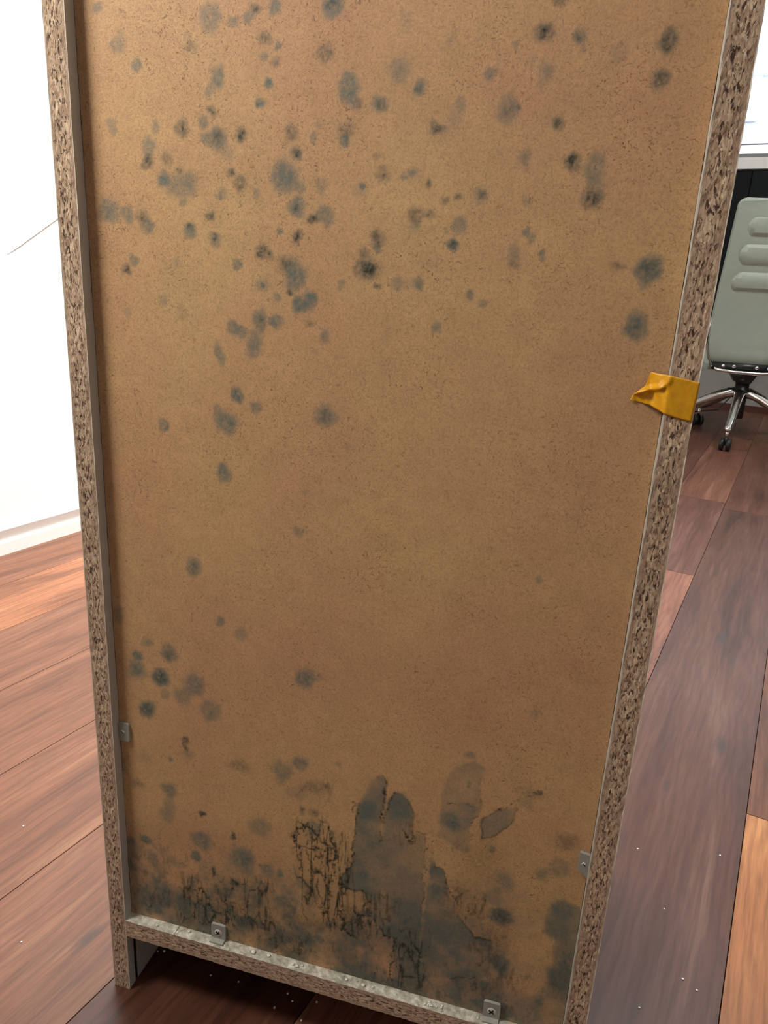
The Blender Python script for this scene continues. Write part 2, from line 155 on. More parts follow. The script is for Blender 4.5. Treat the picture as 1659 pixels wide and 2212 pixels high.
VEINS = [(1.65, 0.7, [(183.9, 221.6),(176.4, 217.6),(174.4, 210.3),(175.5, 202.9),(178.0, 197.8)]),(0.92, 0.6, [(178.0, 197.8),(180.4, 188.7),(179.4, 178.6)]),(1.1, 0.6, [(183.9, 221.6),(190.7, 218.7),(197.5, 211.1),(203.3, 210.8),(207.2, 217.7)]),(1.83, 0.6, [(191.8, 204.7),(198.5, 204.7),(203.5, 205.2)]),(0.73, 0.6, [(203.5, 205.2),(206.3, 194.4),(210.1, 181.9),(206.3, 166.9),(205.6, 152.7),(201.2, 139.1)]),(0.73, 0.6, [(195.1, 206.6),(196.1, 187.5),(195.0, 167.4),(199.8, 140.7)]),(0.55, 0.5, [(185.7, 215.4),(184.4, 199.7),(188.2, 181.2),(187.8, 161.2)]),(0.73, 0.5, [(200.2, 204.2),(203.1, 177.8),(208.3, 159.5)]),(0.55, 0.5, [(200.1, 176.9),(210.1, 181.9),(215.4, 173.7),(227.1, 171.0)]),(1.1, 0.75, [(216.9, 154.2),(214.7, 143.4),(218.4, 134.5),(217.8, 128.1),(224.2, 125.1)]),(0.92, 0.6, [(237.1, 168.6),(232.7, 157.3),(232.8, 147.3),(230.8, 141.6)]),(0.55, 0.4, [(234.7, 147.9),(236.0, 138.2)]),(0.55, 0.45, [(241.2, 152.0),(241.3, 142.0)]),(0.73, 0.6, [(221.3, 254.8),(222.4, 246.0),(221.2, 249.3)]),(0.73, 0.5, [(226.8, 255.4),(222.9, 253.8),(219.7, 254.4)]),(0.55, 0.45, [(225.6, 246.9),(225.4, 232.1),(222.8, 216.4),(223.6, 195.7)]),(0.55, 0.4, [(244.9, 285.8),(248.2, 280.5),(245.9, 266.7),(245.4, 224.7)]),(0.37, 0.4, [(255.6, 272.7),(249.8, 265.9),(246.9, 247.2)]),(0.46, 0.5, [(275.1, 243.1),(280.1, 242.7),(280.7, 227.4),(281.4, 201.5),(280.6, 189.9),(282.7, 182.9),(282.4, 163.4)]),(0.46, 0.4, [(318.7, 300.9),(319.4, 277.2),(314.6, 265.5),(314.3, 247.8)]),(0.92, 0.65, [(263.5, 242.6),(266.4, 234.3),(269.4, 227.8),(271.2, 242.9)]),(1.28, 0.6, [(267.9, 130.6),(273.0, 126.2),(278.9, 123.2)]),(1.1, 0.55, [(277.3, 135.8),(278.5, 130.1),(285.3, 125.4),(285.1, 116.1)]),(0.55, 0.6, [(260.2, 130.0),(261.3, 101.5)]),(0.92, 0.5, [(302.2, 196.6),(305.8, 190.1),(308.2, 198.4),(314.6, 194.8)]),(0.92, 0.5, [(316.3, 183.9),(318.0, 173.0),(321.7, 183.7),(323.5, 180.5)]),(0.55, 0.35, [(213.4, 181.0),(216.3, 172.0),(218.3, 184.4),(226.4, 188.8)]),(0.55, 0.5, [(294.8, 272.5),(306.2, 277.2),(316.5, 276.5)]),(0.55, 0.4, [(329.4, 278.2),(341.4, 286.5),(354.1, 298.2),(360.6, 302.3)]),(0.55, 0.45, [(182.9, 101.7),(179.6, 87.7)]),(0.76, 0.7, [(84.2, 124.4),(84.8, 116.0),(83.0, 108.6)]),(1.13, 0.6, [(89.7, 131.2),(93.9, 118.9),(98.2, 110.0),(108.7, 109.9)]),(0.95, 0.55, [(107.5, 126.6),(111.9, 121.2),(112.5, 109.4),(110.9, 102.0)]),(0.57, 0.55, [(100.6, 156.2),(102.0, 149.2)]),(0.57, 0.4, [(180.9, 99.6),(177.6, 88.2)]),(0.57, 0.45, [(39.0, 110.3),(40.1, 100.2),(35.7, 91.7)]),(1.13, 0.35, [(78.2, 98.3),(84.2, 93.3),(96.4, 92.0),(105.6, 102.0)]),(0.57, 0.5, [(144.1, 157.8),(146.2, 150.3)]),(0.7, 0.9, [(260.1, 102.9),(261.8, 87.7)]),(0.52, 0.6, [(247.7, 98.5),(246.5, 86.7)])]
HAIR = [(1.0, [(171.4, 223.9), (194.1, 234.5), (215.8, 224.9), (225.2, 182.4), (211.3, 125.6), (184.5, 126.6), (175.6, 167.3)]), (0.8, [(258.1, 145.9), (288.4, 151.2), (290.8, 89.1), (263.5, 84.1)]), (0.75, [(65.7, 138.9), (154.9, 161.0), (159.6, 103.3), (63.9, 89.7)]), (0.6, [(215.8, 170.2), (261.9, 179.8), (260.8, 132.4), (217.5, 122.7)]), (0.6, [(297.5, 204.3), (334.0, 197.9), (332.6, 175.0), (299.5, 178.0)]), (0.45, [(254.3, 248.6), (272.5, 249.3), (273.9, 228.2), (259.4, 224.0)]), (0.35, [(174.0, 262.1), (204.5, 274.0), (205.3, 248.5), (174.4, 235.9)])]
CLEAN = [(0.8, [(349.2, 175.9), (379.4, 190.3), (387.7, 124.7), (366.0, 92.6), (350.9, 96.6)]), (0.75, [(174.8, 213.5), (225.2, 227.6), (225.2, 182.4), (239.9, 158.9), (217.1, 132.4), (176.3, 123.9)]), (0.6, [(355.2, 230.4), (398.2, 234.9), (398.2, 222.3), (364.9, 203.2)]), (0.4, [(23.9, 171.4), (73.1, 160.9), (167.4, 164.8), (174.9, 204.4)])]
# ---------------------------------------------------------------- room
MROOM = Matrix.Rotation(-TH, 4, 'Z')
U0, U1, V0, V1, ZC = -1.053, 3.4, -2.2, 4.5, 2.6
white_wall = plain('white_wall_paint', (0.86, 0.86, 0.85), 0.6, var=0.03, scale=6)
white_gloss = plain('white_gloss_paint', (0.84, 0.85, 0.82), 0.35, var=0.03, scale=20)
grey_wall = plain('grey_wall_paint', srgb(150, 150, 142), 0.6)
def struct(name, bm, m): o = obj(name, bm, m); o['kind'] = 'structure'; return o
# floor: each board has a face tone, darkest where cabinet shade is painted in; the grain is a procedural material
PLANKS = [-1.26, -1.08, -0.898, -0.72, -0.542, -0.36, -0.178, -0.0066, 0.165, 0.3256, 0.5014, 0.68, 0.86]
while PLANKS[-1] < U1: PLANKS.append(PLANKS[-1]+0.178)
JOINTS = {0:[1.2], 1:[0.2,2.2], 2:[1.6,3.1], 3:[1.9], 4:[-0.6,1.4], 5:[-0.9,2.1], 6:[-0.42,1.8], 7:[-1.1,1.1,2.9], 8:[-0.9,1.47,2.23,3.2], 9:[-1.4,2.15,3.35], 10:[0.597,2.10,3.9], 11:[-0.3,2.9]}
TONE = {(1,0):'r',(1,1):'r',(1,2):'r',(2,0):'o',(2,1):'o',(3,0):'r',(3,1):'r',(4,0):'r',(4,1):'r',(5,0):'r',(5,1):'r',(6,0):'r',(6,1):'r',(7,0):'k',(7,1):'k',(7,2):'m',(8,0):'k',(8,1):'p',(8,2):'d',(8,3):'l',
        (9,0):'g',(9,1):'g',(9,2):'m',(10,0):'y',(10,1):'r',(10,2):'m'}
TC = dict(o=srgb(146,94,62), r=srgb(118,76,54), m=srgb(108,68,54), k=srgb(84,50,36), p=srgb(134,88,70), d=srgb(100,64,54), l=srgb(128,84,66), g=srgb(90,59,49), y=srgb(166,108,66))  # k: shadow below the cabinet painted into its boards
bm = bmesh.new(); tones = []; seeds = []
random.seed(4)
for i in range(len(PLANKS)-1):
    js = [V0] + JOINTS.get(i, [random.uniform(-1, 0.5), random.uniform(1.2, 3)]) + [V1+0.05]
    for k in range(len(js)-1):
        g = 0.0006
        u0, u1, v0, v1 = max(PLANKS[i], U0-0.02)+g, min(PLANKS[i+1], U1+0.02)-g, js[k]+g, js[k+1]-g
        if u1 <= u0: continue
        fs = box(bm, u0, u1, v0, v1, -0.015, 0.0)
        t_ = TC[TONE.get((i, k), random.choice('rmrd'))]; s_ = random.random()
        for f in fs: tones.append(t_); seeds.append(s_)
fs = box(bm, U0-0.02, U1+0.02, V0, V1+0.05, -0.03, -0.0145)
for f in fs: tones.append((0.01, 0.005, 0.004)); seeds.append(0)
t = NT('wood_floor')
at = t.n('ShaderNodeAttribute', attribute_name='tone'); sd = t.n('ShaderNodeAttribute', attribute_name='seed')
tc = t.coord(); off = t.n('ShaderNodeVectorMath', operation='MULTIPLY_ADD'); t.l(sd.outputs['Color'], off.inputs[0]); off.inputs[1].default_value = (7, 13, 5); t.l(tc, off.inputs[2])
def scaled(v, s):
    nd = t.n('ShaderNodeVectorMath', operation='MULTIPLY'); t.l(v, nd.inputs[0]); nd.inputs[1].default_value = s; return nd.outputs[0]
v1 = scaled(off.outputs[0], (15, 1.3, 1))
n1 = t.noise(v1, 1.0, 5, 0.6, 1.2)
n2 = t.noise(scaled(off.outputs[0], (70, 5, 1)), 1.0, 4, 0.7, 0.8)
n3 = t.noise(scaled(off.outputs[0], (420, 16, 1)), 1.0, 3, 0.6)
wave = t.n('ShaderNodeTexWave', wave_type='BANDS', bands_direction='X'); t.l(scaled(off.outputs[0], (1, 0.16, 1)), wave.inputs['Vector'])
wave.inputs['Scale'].default_value = 24; wave.inputs['Distortion'].default_value = 11; wave.inputs['Detail'].default_value = 3; wave.inputs['Detail Scale'].default_value = 1.6
colr = t.mix(1.0, at.outputs['Color'], t.ramp(n1, [(0.30, (0.42, 0.38, 0.38)), (0.48, (0.92, 0.90, 0.88)), (0.56, (1.0, 1.0, 1.0)), (0.70, (1.4, 1.65, 1.7))]), 'MULTIPLY')
colr = t.mix(1.0, colr, t.ramp(n2, [(0.3, 0.88), (0.7, 1.07)]), 'MULTIPLY')
colr = t.mix(0.4, colr, t.mix(1.0, colr, t.ramp(wave.outputs['Fac'], [(0.0, 0.6), (0.5, 1.05), (1.0, 1.15)]), 'MULTIPLY'))
colr = t.mix(1.0, colr, t.ramp(n3, [(0.3, 0.78), (0.6, 1.06)]), 'MULTIPLY')
for (ku, kv, kr) in ((0.419, 1.143, 0.035), (0.456, 0.744, 0.028), (-0.063, 0.023, 0.024), (0.40, 0.60, 0.02), (0.25, 1.0, 0.02)):
    cp = t.n('ShaderNodeVectorMath', operation='SUBTRACT'); t.l(tc, cp.inputs[0]); cp.inputs[1].default_value = (ku, kv, 0)
    ml = t.n('ShaderNodeVectorMath', operation='MULTIPLY'); t.l(cp.outputs[0], ml.inputs[0]); ml.inputs[1].default_value = (1.5, 0.55, 0)
    ln = t.n('ShaderNodeVectorMath', operation='LENGTH'); t.l(ml.outputs[0], ln.inputs[0])
    kn = t.ramp(t.math('DIVIDE', t.math('MULTIPLY_ADD', n2, 0.02, ln.outputs['Value']), kr), [(0.5, 0.75), (1.5, 0.0)])
    colr = t.mix(kn, colr, srgb(58, 48, 46))
t.bump(t.math('ADD', n2, t.math('MULTIPLY', n3, 0.4)), 0.18, 0.0012)
floor_m = t.p(Base_Color=colr, Roughness=t.ramp(n2, [(0.2, 0.30), (0.8, 0.44)]), Specular_IOR_Level=0.45)
floor = struct('floor', bm, floor_m)
for nm, data in (('tone', tones), ('seed', [(s, s, s) for s in seeds])):
    a = floor.data.attributes.new(nm, 'FLOAT_COLOR', 'FACE')
    a.data.foreach_set('color', np.array([(*c, 1) for c in data], dtype=np.float32).ravel())
floor.matrix_world = MROOM
def room_box(name, *a, m=white_wall):
    bm = bmesh.new(); box(bm, *a); o = struct(name, bm, m); o.matrix_world = MROOM; return o
room_box('wall_left', U0-0.12, U0, V0, V1, 0, ZC)
room_box('wall_right', U1, U1+0.1, V0, V1, 0, ZC)
room_box('wall_front', U0-0.12, U1+0.1, V0-0.1, V0, 0, ZC)
room_box('ceiling', U0-0.12, U1+0.1, V0-0.1, V1+0.12, ZC, ZC+0.1)
# back wall with the window opening
WU0, WU1, WZ0, WZ1 = -0.55, 2.6, 1.352, 2.35
bm = bmesh.new()
box(bm, U0-0.12, U1+0.1, V1, V1+0.12, 0, WZ0-0.057); box(bm, U0-0.12, WU0, V1, V1+0.12, WZ0-0.057, ZC)
box(bm, WU1, U1+0.1, V1, V1+0.12, WZ0-0.057, ZC); box(bm, WU0, WU1, V1, V1+0.12, WZ1, ZC)
o = struct('wall_back', bm, grey_wall); o.matrix_world = MROOM
# left skirting board: flat face with a sloped upper step, and a round bead at the floor
bm = bmesh.new()
prof = [(0, 0), (0.010, 0), (0.010, 0.028), (0.003, 0.030), (0.010, 0.058), (0.008, 0.062), (0, 0.064)]
for a, b in zip(prof, prof[1:]):
    q = [bm.verts.new((U0+a[0], V0, a[1])), bm.verts.new((U0+b[0], V0, b[1])), bm.verts.new((U0+b[0], V1, b[1])), bm.verts.new((U0+a[0], V1, a[1]))]
    bm.faces.new(q)
o = struct('baseboard_left', bm, white_gloss); o.matrix_world = MROOM
# slanting white rail fixed to the left wall, its lower end cut to a point
rail = empty('wall_rail'); rail.matrix_world = MROOM
tag(rail, 'slim slanting white rail fixed to the overexposed white wall at the left', 'rail')
bm = bmesh.new()
d = Vector((0, 0.844-0.716, 0.730-0.650)).normalized(); up = Vector((0, -d.z, d.y))
p0 = Vector((U0, 0.716, 0.650))
secs = []
for s_, hh, dep in ((0, 0.002, 0.001), (0.030, 0.016, 0.003), (0.042, 0.007, 0.003), (0.80, 0.007, 0.003)):
    c = p0 + d*s_
    secs.append([bm.verts.new(c + up*a + Vector((b, 0, 0))) for a, b in ((0, 0), (0, dep), (hh, dep), (hh, 0))])
for a, b in zip(secs, secs[1:]):
    for i in range(4): bm.faces.new((a[i], a[(i+1) % 4], b[(i+1) % 4], b[i]))
bm.faces.new(secs[0]); bm.faces.new(secs[-1][::-1])
obj('rail', bm, white_gloss, rail)
# window
win = empty('window_1'); win['kind'] = 'structure'; win.matrix_world = MROOM
bm = bmesh.new()
for a in ((WU0, WU1, V1+0.02, V1+0.08, WZ0, WZ0+0.03), (WU0, WU1, V1+0.02, V1+0.08, WZ1-0.05, WZ1), (WU0, WU0+0.05, V1+0.02, V1+0.08, WZ0, WZ1), (WU1-0.05, WU1, V1+0.02, V1+0.08, WZ0, WZ1), (1.0, 1.05, V1+0.02, V1+0.08, WZ0, WZ1)): box(bm, *a)
obj('window_frame', bm, plain('grey_window_metal', srgb(120, 124, 124), 0.4, 0.3), win)
t = NT('window_glass'); glass = t.p(Base_Color=(1, 1, 1), Roughness=0.0, Transmission_Weight=1.0, IOR=1.02)
bm = bmesh.new(); box(bm, WU0+0.04, WU1-0.04, V1+0.048, V1+0.052, WZ0+0.02, WZ1-0.04); obj('window_pane', bm, glass, win)
bm = bmesh.new(); box(bm, WU0-0.03, WU1+0.03, V1-0.06, V1+0.02, WZ0-0.057, WZ0); bevel(bm, 0.004); obj('window_sill', bm, white_gloss, win)
# the building across the street, seen through the window
bl = empty('neighbouring_building'); bl.matrix_world = MROOM
tag(bl, 'pale blurred building with a blue band seen through the window', 'building')
bm = bmesh.new(); box(bm, -3, 6, 12.0, 15, -2, 6); obj('facade', bm, plain('pale_render', (0.88, 0.88, 0.88), 0.8), bl)
bm = bmesh.new(); box(bm, -3, 6, 11.9, 12.0, 3.45, 3.78); obj('band', bm, plain('pale_blue_band', (0.36, 0.46, 0.6), 0.7), bl)
bm = bmesh.new(); box(bm, -3, 1.1, 11.9, 12.0, 2.62, 2.86); box(bm, -3, -0.7, 11.92, 12.0, 2.9, 3.45); obj('panel', bm, plain('pale_blue_panel', (0.5, 0.58, 0.68), 0.7), bl)
bm = bmesh.new(); box(bm, -3, 6, 11.9, 12.0, 2.38, 2.6); obj('ledge', bm, plain('pale_pink_ledge', (0.7, 0.5, 0.44), 0.7), bl)
# low black cabinet under the window sill
sb = empty('black_sideboard'); sb.matrix_world = MROOM
tag(sb, 'glossy black cabinet under the bright window, behind the grey office chair', 'cabinet')
blk = plain('black_lacquer', (0.003, 0.005, 0.006), 0.5, Specular_IOR_Level=0.15); blk2 = plain('black_green_lacquer', (0.005, 0.009, 0.009), 0.5, Specular_IOR_Level=0.15)
bm = bmesh.new(); box(bm, -0.5, 2.5, V1-0.03, V1-0.003, 0.285, 1.29); obj('body', bm, blk, sb)
for a, b, m in ((-0.49, 0.03, blk), (0.036, 0.56, blk2), (0.566, 1.09, blk), (1.096, 1.62, blk2)):
    bm = bmesh.new(); box(bm, a, b, V1-0.045, V1-0.032, 0.39, 1.285); bevel(bm, 0.002); obj('door', bm, m, sb)
bm = bmesh.new(); box(bm, -0.49, 1.62, V1-0.043, V1-0.032, 0.285, 0.38); obj('drawer_front', bm, plain('dark_grey_front', srgb(52, 56, 52), 0.4), sb)
bm = bmesh.new(); box(bm, -0.5, 2.5, V1-0.055, V1-0.03, 0.272, 0.285); obj('bottom_rail', bm, blk, sb)
bm = bmesh.new(); box(bm, -0.5, 2.5, V1-0.025, V1-0.003, 0.0, 0.272); obj('plinth', bm, plain('grey_plinth', srgb(158, 158, 152), 0.6), sb)
bm = bmesh.new(); box(bm, -0.5, 2.5, V1-0.04, V1-0.026, 0, 0.035); bevel(bm, 0.004)
o = struct('baseboard_back', bm, plain('shaded_red_brown_skirting', srgb(84, 44, 34), 0.4)); o.matrix_world = MROOM  # skirting colour takes in the dark shadow band at the wall foot
# ---------------------------------------------------------------- the cabinet seen from its back
W, T, H, DEP, RB = 0.41637, 0.016, 1.12, 0.33, 0.0094
ZS, TS = 0.08188, 0.0185
cabinet = empty('chipboard_cabinet')
tag(cabinet, 'upright chipboard cabinet seen from behind, its brown hardboard back spotted with mould', 'cabinet')
lam = plain('grey_white_laminate', srgb(186, 182, 172), 0.45, var=0.08, scale=40)
lam_edge = plain('laminate_edge', srgb(205, 196, 176), 0.5)
chipL = chipboard('chipboard_edge_left', 'z', 0, T, 0)
chipR = chipboard('chipboard_edge_right', 'z', W-T, W, 0)
chipS = chipboard('chipboard_edge_shelf', 'x', ZS-TS, ZS, 0)
rnd = random.Random(7)
def side_panel(x0, x1, mat, inner):
    bm = bmesh.new()
    n = 150; cols = []
    # raw back edge subdivided so the arrises are slightly ragged; foot corner swollen and chipped
    zs = [H*(i/n)**1.0 for i in range(n+1)]
    lamt = 0.0006
    L, R = [], []
    xs = [x0, x0+lamt, x0+0.004, x0+0.008, x0+0.012, x1-lamt, x1]
    rows = []
    for i, z in enumerate(zs):
        row = []
        for k, x in enumerate(xs):
            y = 0.0 if k in (0, 6) else rnd.uniform(-0.00015, 0.0004)
            dx = rnd.uniform(-0.00018, 0.00018) if k in (0, 6) else 0
            zz = z
            if i == 0: zz = rnd.uniform(0, 0.0008)
            row.append(bm.verts.new((x+dx, y, zz)))
        rows.append(row)
    for r0, r1 in zip(rows, rows[1:]):
        for k in range(6):
            f = bm.faces.new((r0[k], r0[k+1], r1[k+1], r1[k])); f.material_index = 0 if 0 < k < 5 else 2
    # faces running to the front
    def strip(k, ymid, groove):
        ys = [RB, RB+0.0035, DEP] if groove else [DEP]
        back = [r[k] for r in rows]
        x = xs[k]; prev = back
        sgn = -1 if k == 0 else 1
        if groove:
            a = [bm.verts.new((v.co.x, RB, v.co.z)) for v in back]
            for i in range(n): f = bm.faces.new((prev[i], prev[i+1], a[i+1], a[i])); f.material_index = 1
            g1 = [bm.verts.new((x-sgn*0.005, RB, v.co.z)) for v in back]; g2 = [bm.verts.new((x-sgn*0.005, RB+0.0035, v.co.z)) for v in back]
            b = [bm.verts.new((x, RB+0.0035, v.co.z)) for v in back]
            for p_, q_, mi in ((a, g1, 3), (g1, g2, 3), (g2, b, 3)):
                for i in range(n): f = bm.faces.new((p_[i], p_[i+1], q_[i+1], q_[i])); f.material_index = mi
            prev = b
        c = [bm.verts.new((x, DEP, v.co.z)) for v in back]
        for i in range(n): f = bm.faces.new((prev[i], prev[i+1], c[i+1], c[i])); f.material_index = 1
        return c
    cl = strip(0, 0, inner == 0); cr = strip(6, 0, inner == 6)
    for i in range(n): f = bm.faces.new((cl[i], cl[i+1], cr[i+1], cr[i])); f.material_index = 1
    box(bm, x0+0.0007, x1-0.0055 if inner == 6 else x1-0.0007, 0.001, DEP-0.001, 0.0012, H-0.001, 0)
    return obj('side_panel', bm, [mat, lam, lam_edge, plain('dark_groove', (0.012, 0.010, 0.009), 0.9)], cabinet)
side_panel(0, T, chipL, 6)
side_panel(W-T, W, chipR, 0)
# bottom shelf: raw edge, dusty pale ledge on top
t = NT('dusty_ledge'); c = t.coord()
n1 = t.noise(c, 130, 4, 0.6); n2 = t.vor(c, 210, 'Distance')
colr = t.ramp(n1, [(0.3, srgb(138, 132, 116)), (0.5, srgb(176, 171, 154)), (0.68, srgb(214, 210, 194))])
colr = t.mix(t.ramp(t.noise(c, 340, 3), [(0.30, 0.6), (0.38, 0)]), colr, srgb(92, 82, 66))
t.bump(t.math('SUBTRACT', n1, n2), 0.7, 0.002); dusty = t.p(Base_Color=colr, Roughness=0.6)
bm = bmesh.new(); nn = 160
rowt, rowf, rowb, rowd = [], [], [], []
for i in range(nn+1):
    x = T + (W-2*T)*i/nn
    j = rnd.uniform(-0.0003, 0.0003)
    rowd.append(bm.verts.new((x, DEP-0.02, ZS))); rowt.append(bm.verts.new((x, 0.0006, ZS+j*0.4))); rowf.append(bm.verts.new((x, 0.0, ZS-0.0006+j)))
    rowb.append(bm.verts.new((x, 0.0+abs(j), ZS-TS+j)))
rowe = [bm.verts.new((v.co.x, DEP-0.02, ZS-TS)) for v in rowb]
for i in range(nn):
    for a, b, mi in ((rowd, rowt, 1), (rowt, rowf, 1), (rowf, rowb, 0), (rowb, rowe, 2), (rowe, rowd, 2)):
        f = bm.faces.new((a[i], a[i+1], b[i+1], b[i])); f.material_index = mi
bm.faces.new([r[0] for r in (rowd, rowt, rowf, rowb, rowe)]); bm.faces.new([r[-1] for r in (rowe, rowb, rowf, rowt, rowd)])
obj('bottom_shelf', bm, [chipS, dusty, lam], cabinet)
bm = bmesh.new(); box(bm, T, W-T, 0, DEP-0.02, H-0.0162, H-0.0002); bevel(bm, 0.0004, 1); obj('top_panel', bm, chipS, cabinet)
bm = bmesh.new(); box(bm, T+0.0005, W-T-0.0005, DEP-0.05, DEP-0.034, 0.001, ZS-TS-0.0005); obj('light_block_board', bm, lam, cabinet)  # unseen board added to block light, keeps the floor under the shelf dark
bm = bmesh.new(); box(bm, 0.001, W-0.001, DEP+0.0015, DEP+0.0175, 0.066, H-0.002); bevel(bm, 0.001); obj('door', bm, lam, cabinet)
# ---- hardboard back with its mould
GX0, GX1, GZ0, GZ1, ST_ = 0.0163, W-T-0.0003, ZS+0.0002, 0.8360, 0.0008
nx = int(round((GX1-GX0)/ST_))+1; nz = int(round((GZ1-GZ0)/ST_))+1
X, Z = np.meshgrid(np.linspace(GX0, GX1, nx)*1000, np.linspace(GZ0, GZ1, nz)*1000)
rs = np.random.RandomState(11)
def vnoise(cell, cellz=None, seed_shift=0):
    cz = cellz or cell
    gx = (X-GX0*1000)/cell; gz = (Z-GZ0*1000)/cz
    g = rs.rand(int(gz.max())+3, int(gx.max())+3)
    ix = gx.astype(int); iz = gz.astype(int); fx = gx-ix; fz = gz-iz
    fx = fx*fx*(3-2*fx); fz = fz*fz*(3-2*fz)
    return (g[iz, ix]*(1-fx)+g[iz, ix+1]*fx)*(1-fz)+(g[iz+1, ix]*(1-fx)+g[iz+1, ix+1]*fx)*fz - 0.5
def fract(c, cz=None, n=3):
    s = 0; a = 1.0; k = cz or c
    for i in range(n): s = s + a*vnoise(c/2**i, k/2**i); a *= 0.6
    return s
def ss(a, b, v): v = np.clip((v-a)/(b-a), 0, 1); return v*v*(3-2*v)
W1, W2 = fract(7), fract(7)
XX, ZZ = X+W1*2.2, Z+W2*2.6
edge = fract(3.0, 3.6); grain = fract(1.6, 1.9, 2)
lay = [np.zeros_like(X) for _ in range(4)]       # grey, blue-grey, dark, blue-black
SPOTS2 = []
for s_ in SPOTS:
    if s_[5] == 2 and max(s_[2], s_[3]) < 14:
        SPOTS2.append((s_[0], s_[1], s_[2]*1.35, s_[3]*1.35, s_[4]*0.6, 0)); SPOTS2.append((s_[0], s_[1], s_[2]*1.25, s_[3]*1.25, s_[4]*0.95, 2))
    elif s_[5] < 2: SPOTS2.append((s_[0], s_[1], s_[2]*1.1, s_[3]*1.1, min(s_[4]*1.14+0.04, 0.95), s_[5]))
    else: SPOTS2.append(s_)
for (sx, sz, rx, rz, a, k) in SPOTS2:
    R = 1.9
    i0 = max(int((sz-GZ0*1000-rz*R)/0.8), 0); i1 = min(int((sz-GZ0*1000+rz*R)/0.8)+2, nz)
    j0 = max(int((sx-GX0*1000-rx*R)/0.8), 0); j1 = min(int((sx-GX0*1000+rx*R)/0.8)+2, nx)
    if i1 <= i0 or j1 <= j0: continue
    sl = (slice(i0, i1), slice(j0, j1))
    dx = (XX[sl]-sx)/rx; dz = (ZZ[sl]-sz)/rz
    dd = np.sqrt(dx*dx+dz*dz)
    ang = np.arctan2(dz, dx)
    sh = sx*1.7+sz
    dd = dd*(1+0.05*np.sin(3*ang+sh)+0.04*np.sin(5*ang+sh*2)+0.04*np.sin(11*ang+sh*3)) + edge[sl]*(0.34 if k == 2 else 0.20) + grain[sl]*0.16
    if k == 2: m = a*(1-ss(0.0, 1.4, dd))*(0.95+grain[sl]*1.2+edge[sl]*0.6)
    else: m = a*(1-ss(0.5, 1.22, dd))*(0.93+0.4*edge[sl]+grain[sl]*0.4)
    m = np.clip(m, 0, 1)
    lay[k][sl] = 1-(1-lay[k][sl])*(1-m)
def poly_sd(pl):
    inside = np.zeros(X.shape, bool); dist = np.full(X.shape, 1e9)
    n = len(pl)
    for i in range(n):
        x0, z0 = pl[i]; x1, z1 = pl[(i+1) % n]
        if z0 != z1:
            c = ((z0 > ZZ) != (z1 > ZZ)) & (XX < (x1-x0)*(ZZ-z0)/(z1-z0)+x0); inside ^= c
        ex, ez = x1-x0, z1-z0; L2 = ex*ex+ez*ez+1e-9
        tt = np.clip(((XX-x0)*ex+(ZZ-z0)*ez)/L2, 0, 1)
        dist = np.minimum(dist, np.hypot(XX-x0-tt*ex, ZZ-z0-tt*ez))
    return np.where(inside, -dist, dist)
rim = np.zeros_like(X); big = fract(26)
for a, pl in FIELDS:
    sd = poly_sd(pl) + edge*1.2
    if a > 0:
        m = a*(1-ss(-2.2, 1.6, sd))*np.clip(0.92+0.35*big+0.25*edge, 0.3, 1.2)
        lay[0] = 1-(1-lay[0])*(1-np.clip(m*0.8, 0, 1)); lay[1] = 1-(1-lay[1])*(1-np.clip(m*np.clip(0.45+big, 0, 1), 0, 1))
        if a in (0.70, 0.42): rim = np.maximum(rim, 0.62*np.exp(-(sd/0.9)**2)*np.clip(0.4+2.2*big+edge, 0, 1))
    else:
        m = 1-ss(-1.0, 0.8, sd)
        for q in range(3): lay[q] = lay[q]*(1-0.8*m)
for wd, a, pl in VEINS:
    wd *= 2.0 if wd > 2 else 1.5; a = min(a*1.25, 0.95)
    x0, x1 = min(p[0] for p in pl)-12, max(p[0] for p in pl)+12; z0, z1 = min(p[1] for p in pl)-12, max(p[1] for p in pl)+12
    i0, i1 = [int(np.clip((v-GZ0*1000)/0.8, 0, nz)) for v in (z0, z1)]; j0, j1 = [int(np.clip((v-GX0*1000)/0.8, 0, nx)) for v in (x0, x1)]
    if i1 <= i0 or j1 <= j0: continue
    sl = (slice(i0, i1), slice(j0, j1)); d = np.full(X[sl].shape, 1e9)
    xs_, zs_ = X[sl]+W1[sl]*4+edge[sl]*1.5, Z[sl]+W2[sl]*3
    for (ax_, az_), (bx_, bz_) in zip(pl, pl[1:]):
        ex, ez = bx_-ax_, bz_-az_; L2 = ex*ex+ez*ez+1e-9
        tt = np.clip(((xs_-ax_)*ex+(zs_-az_)*ez)/L2, 0, 1); d = np.minimum(d, np.hypot(xs_-ax_-tt*ex, zs_-az_-tt*ez))
    m = a*(1-ss(wd*0.15, wd*0.9+0.5, d+edge[sl]*0.8))*np.clip(0.75+grain[sl]*1.6+edge[sl]*1.2, 0, 1.3)
    lay[2][sl] = 1-(1-lay[2][sl])*(1-np.clip(m, 0, 1))
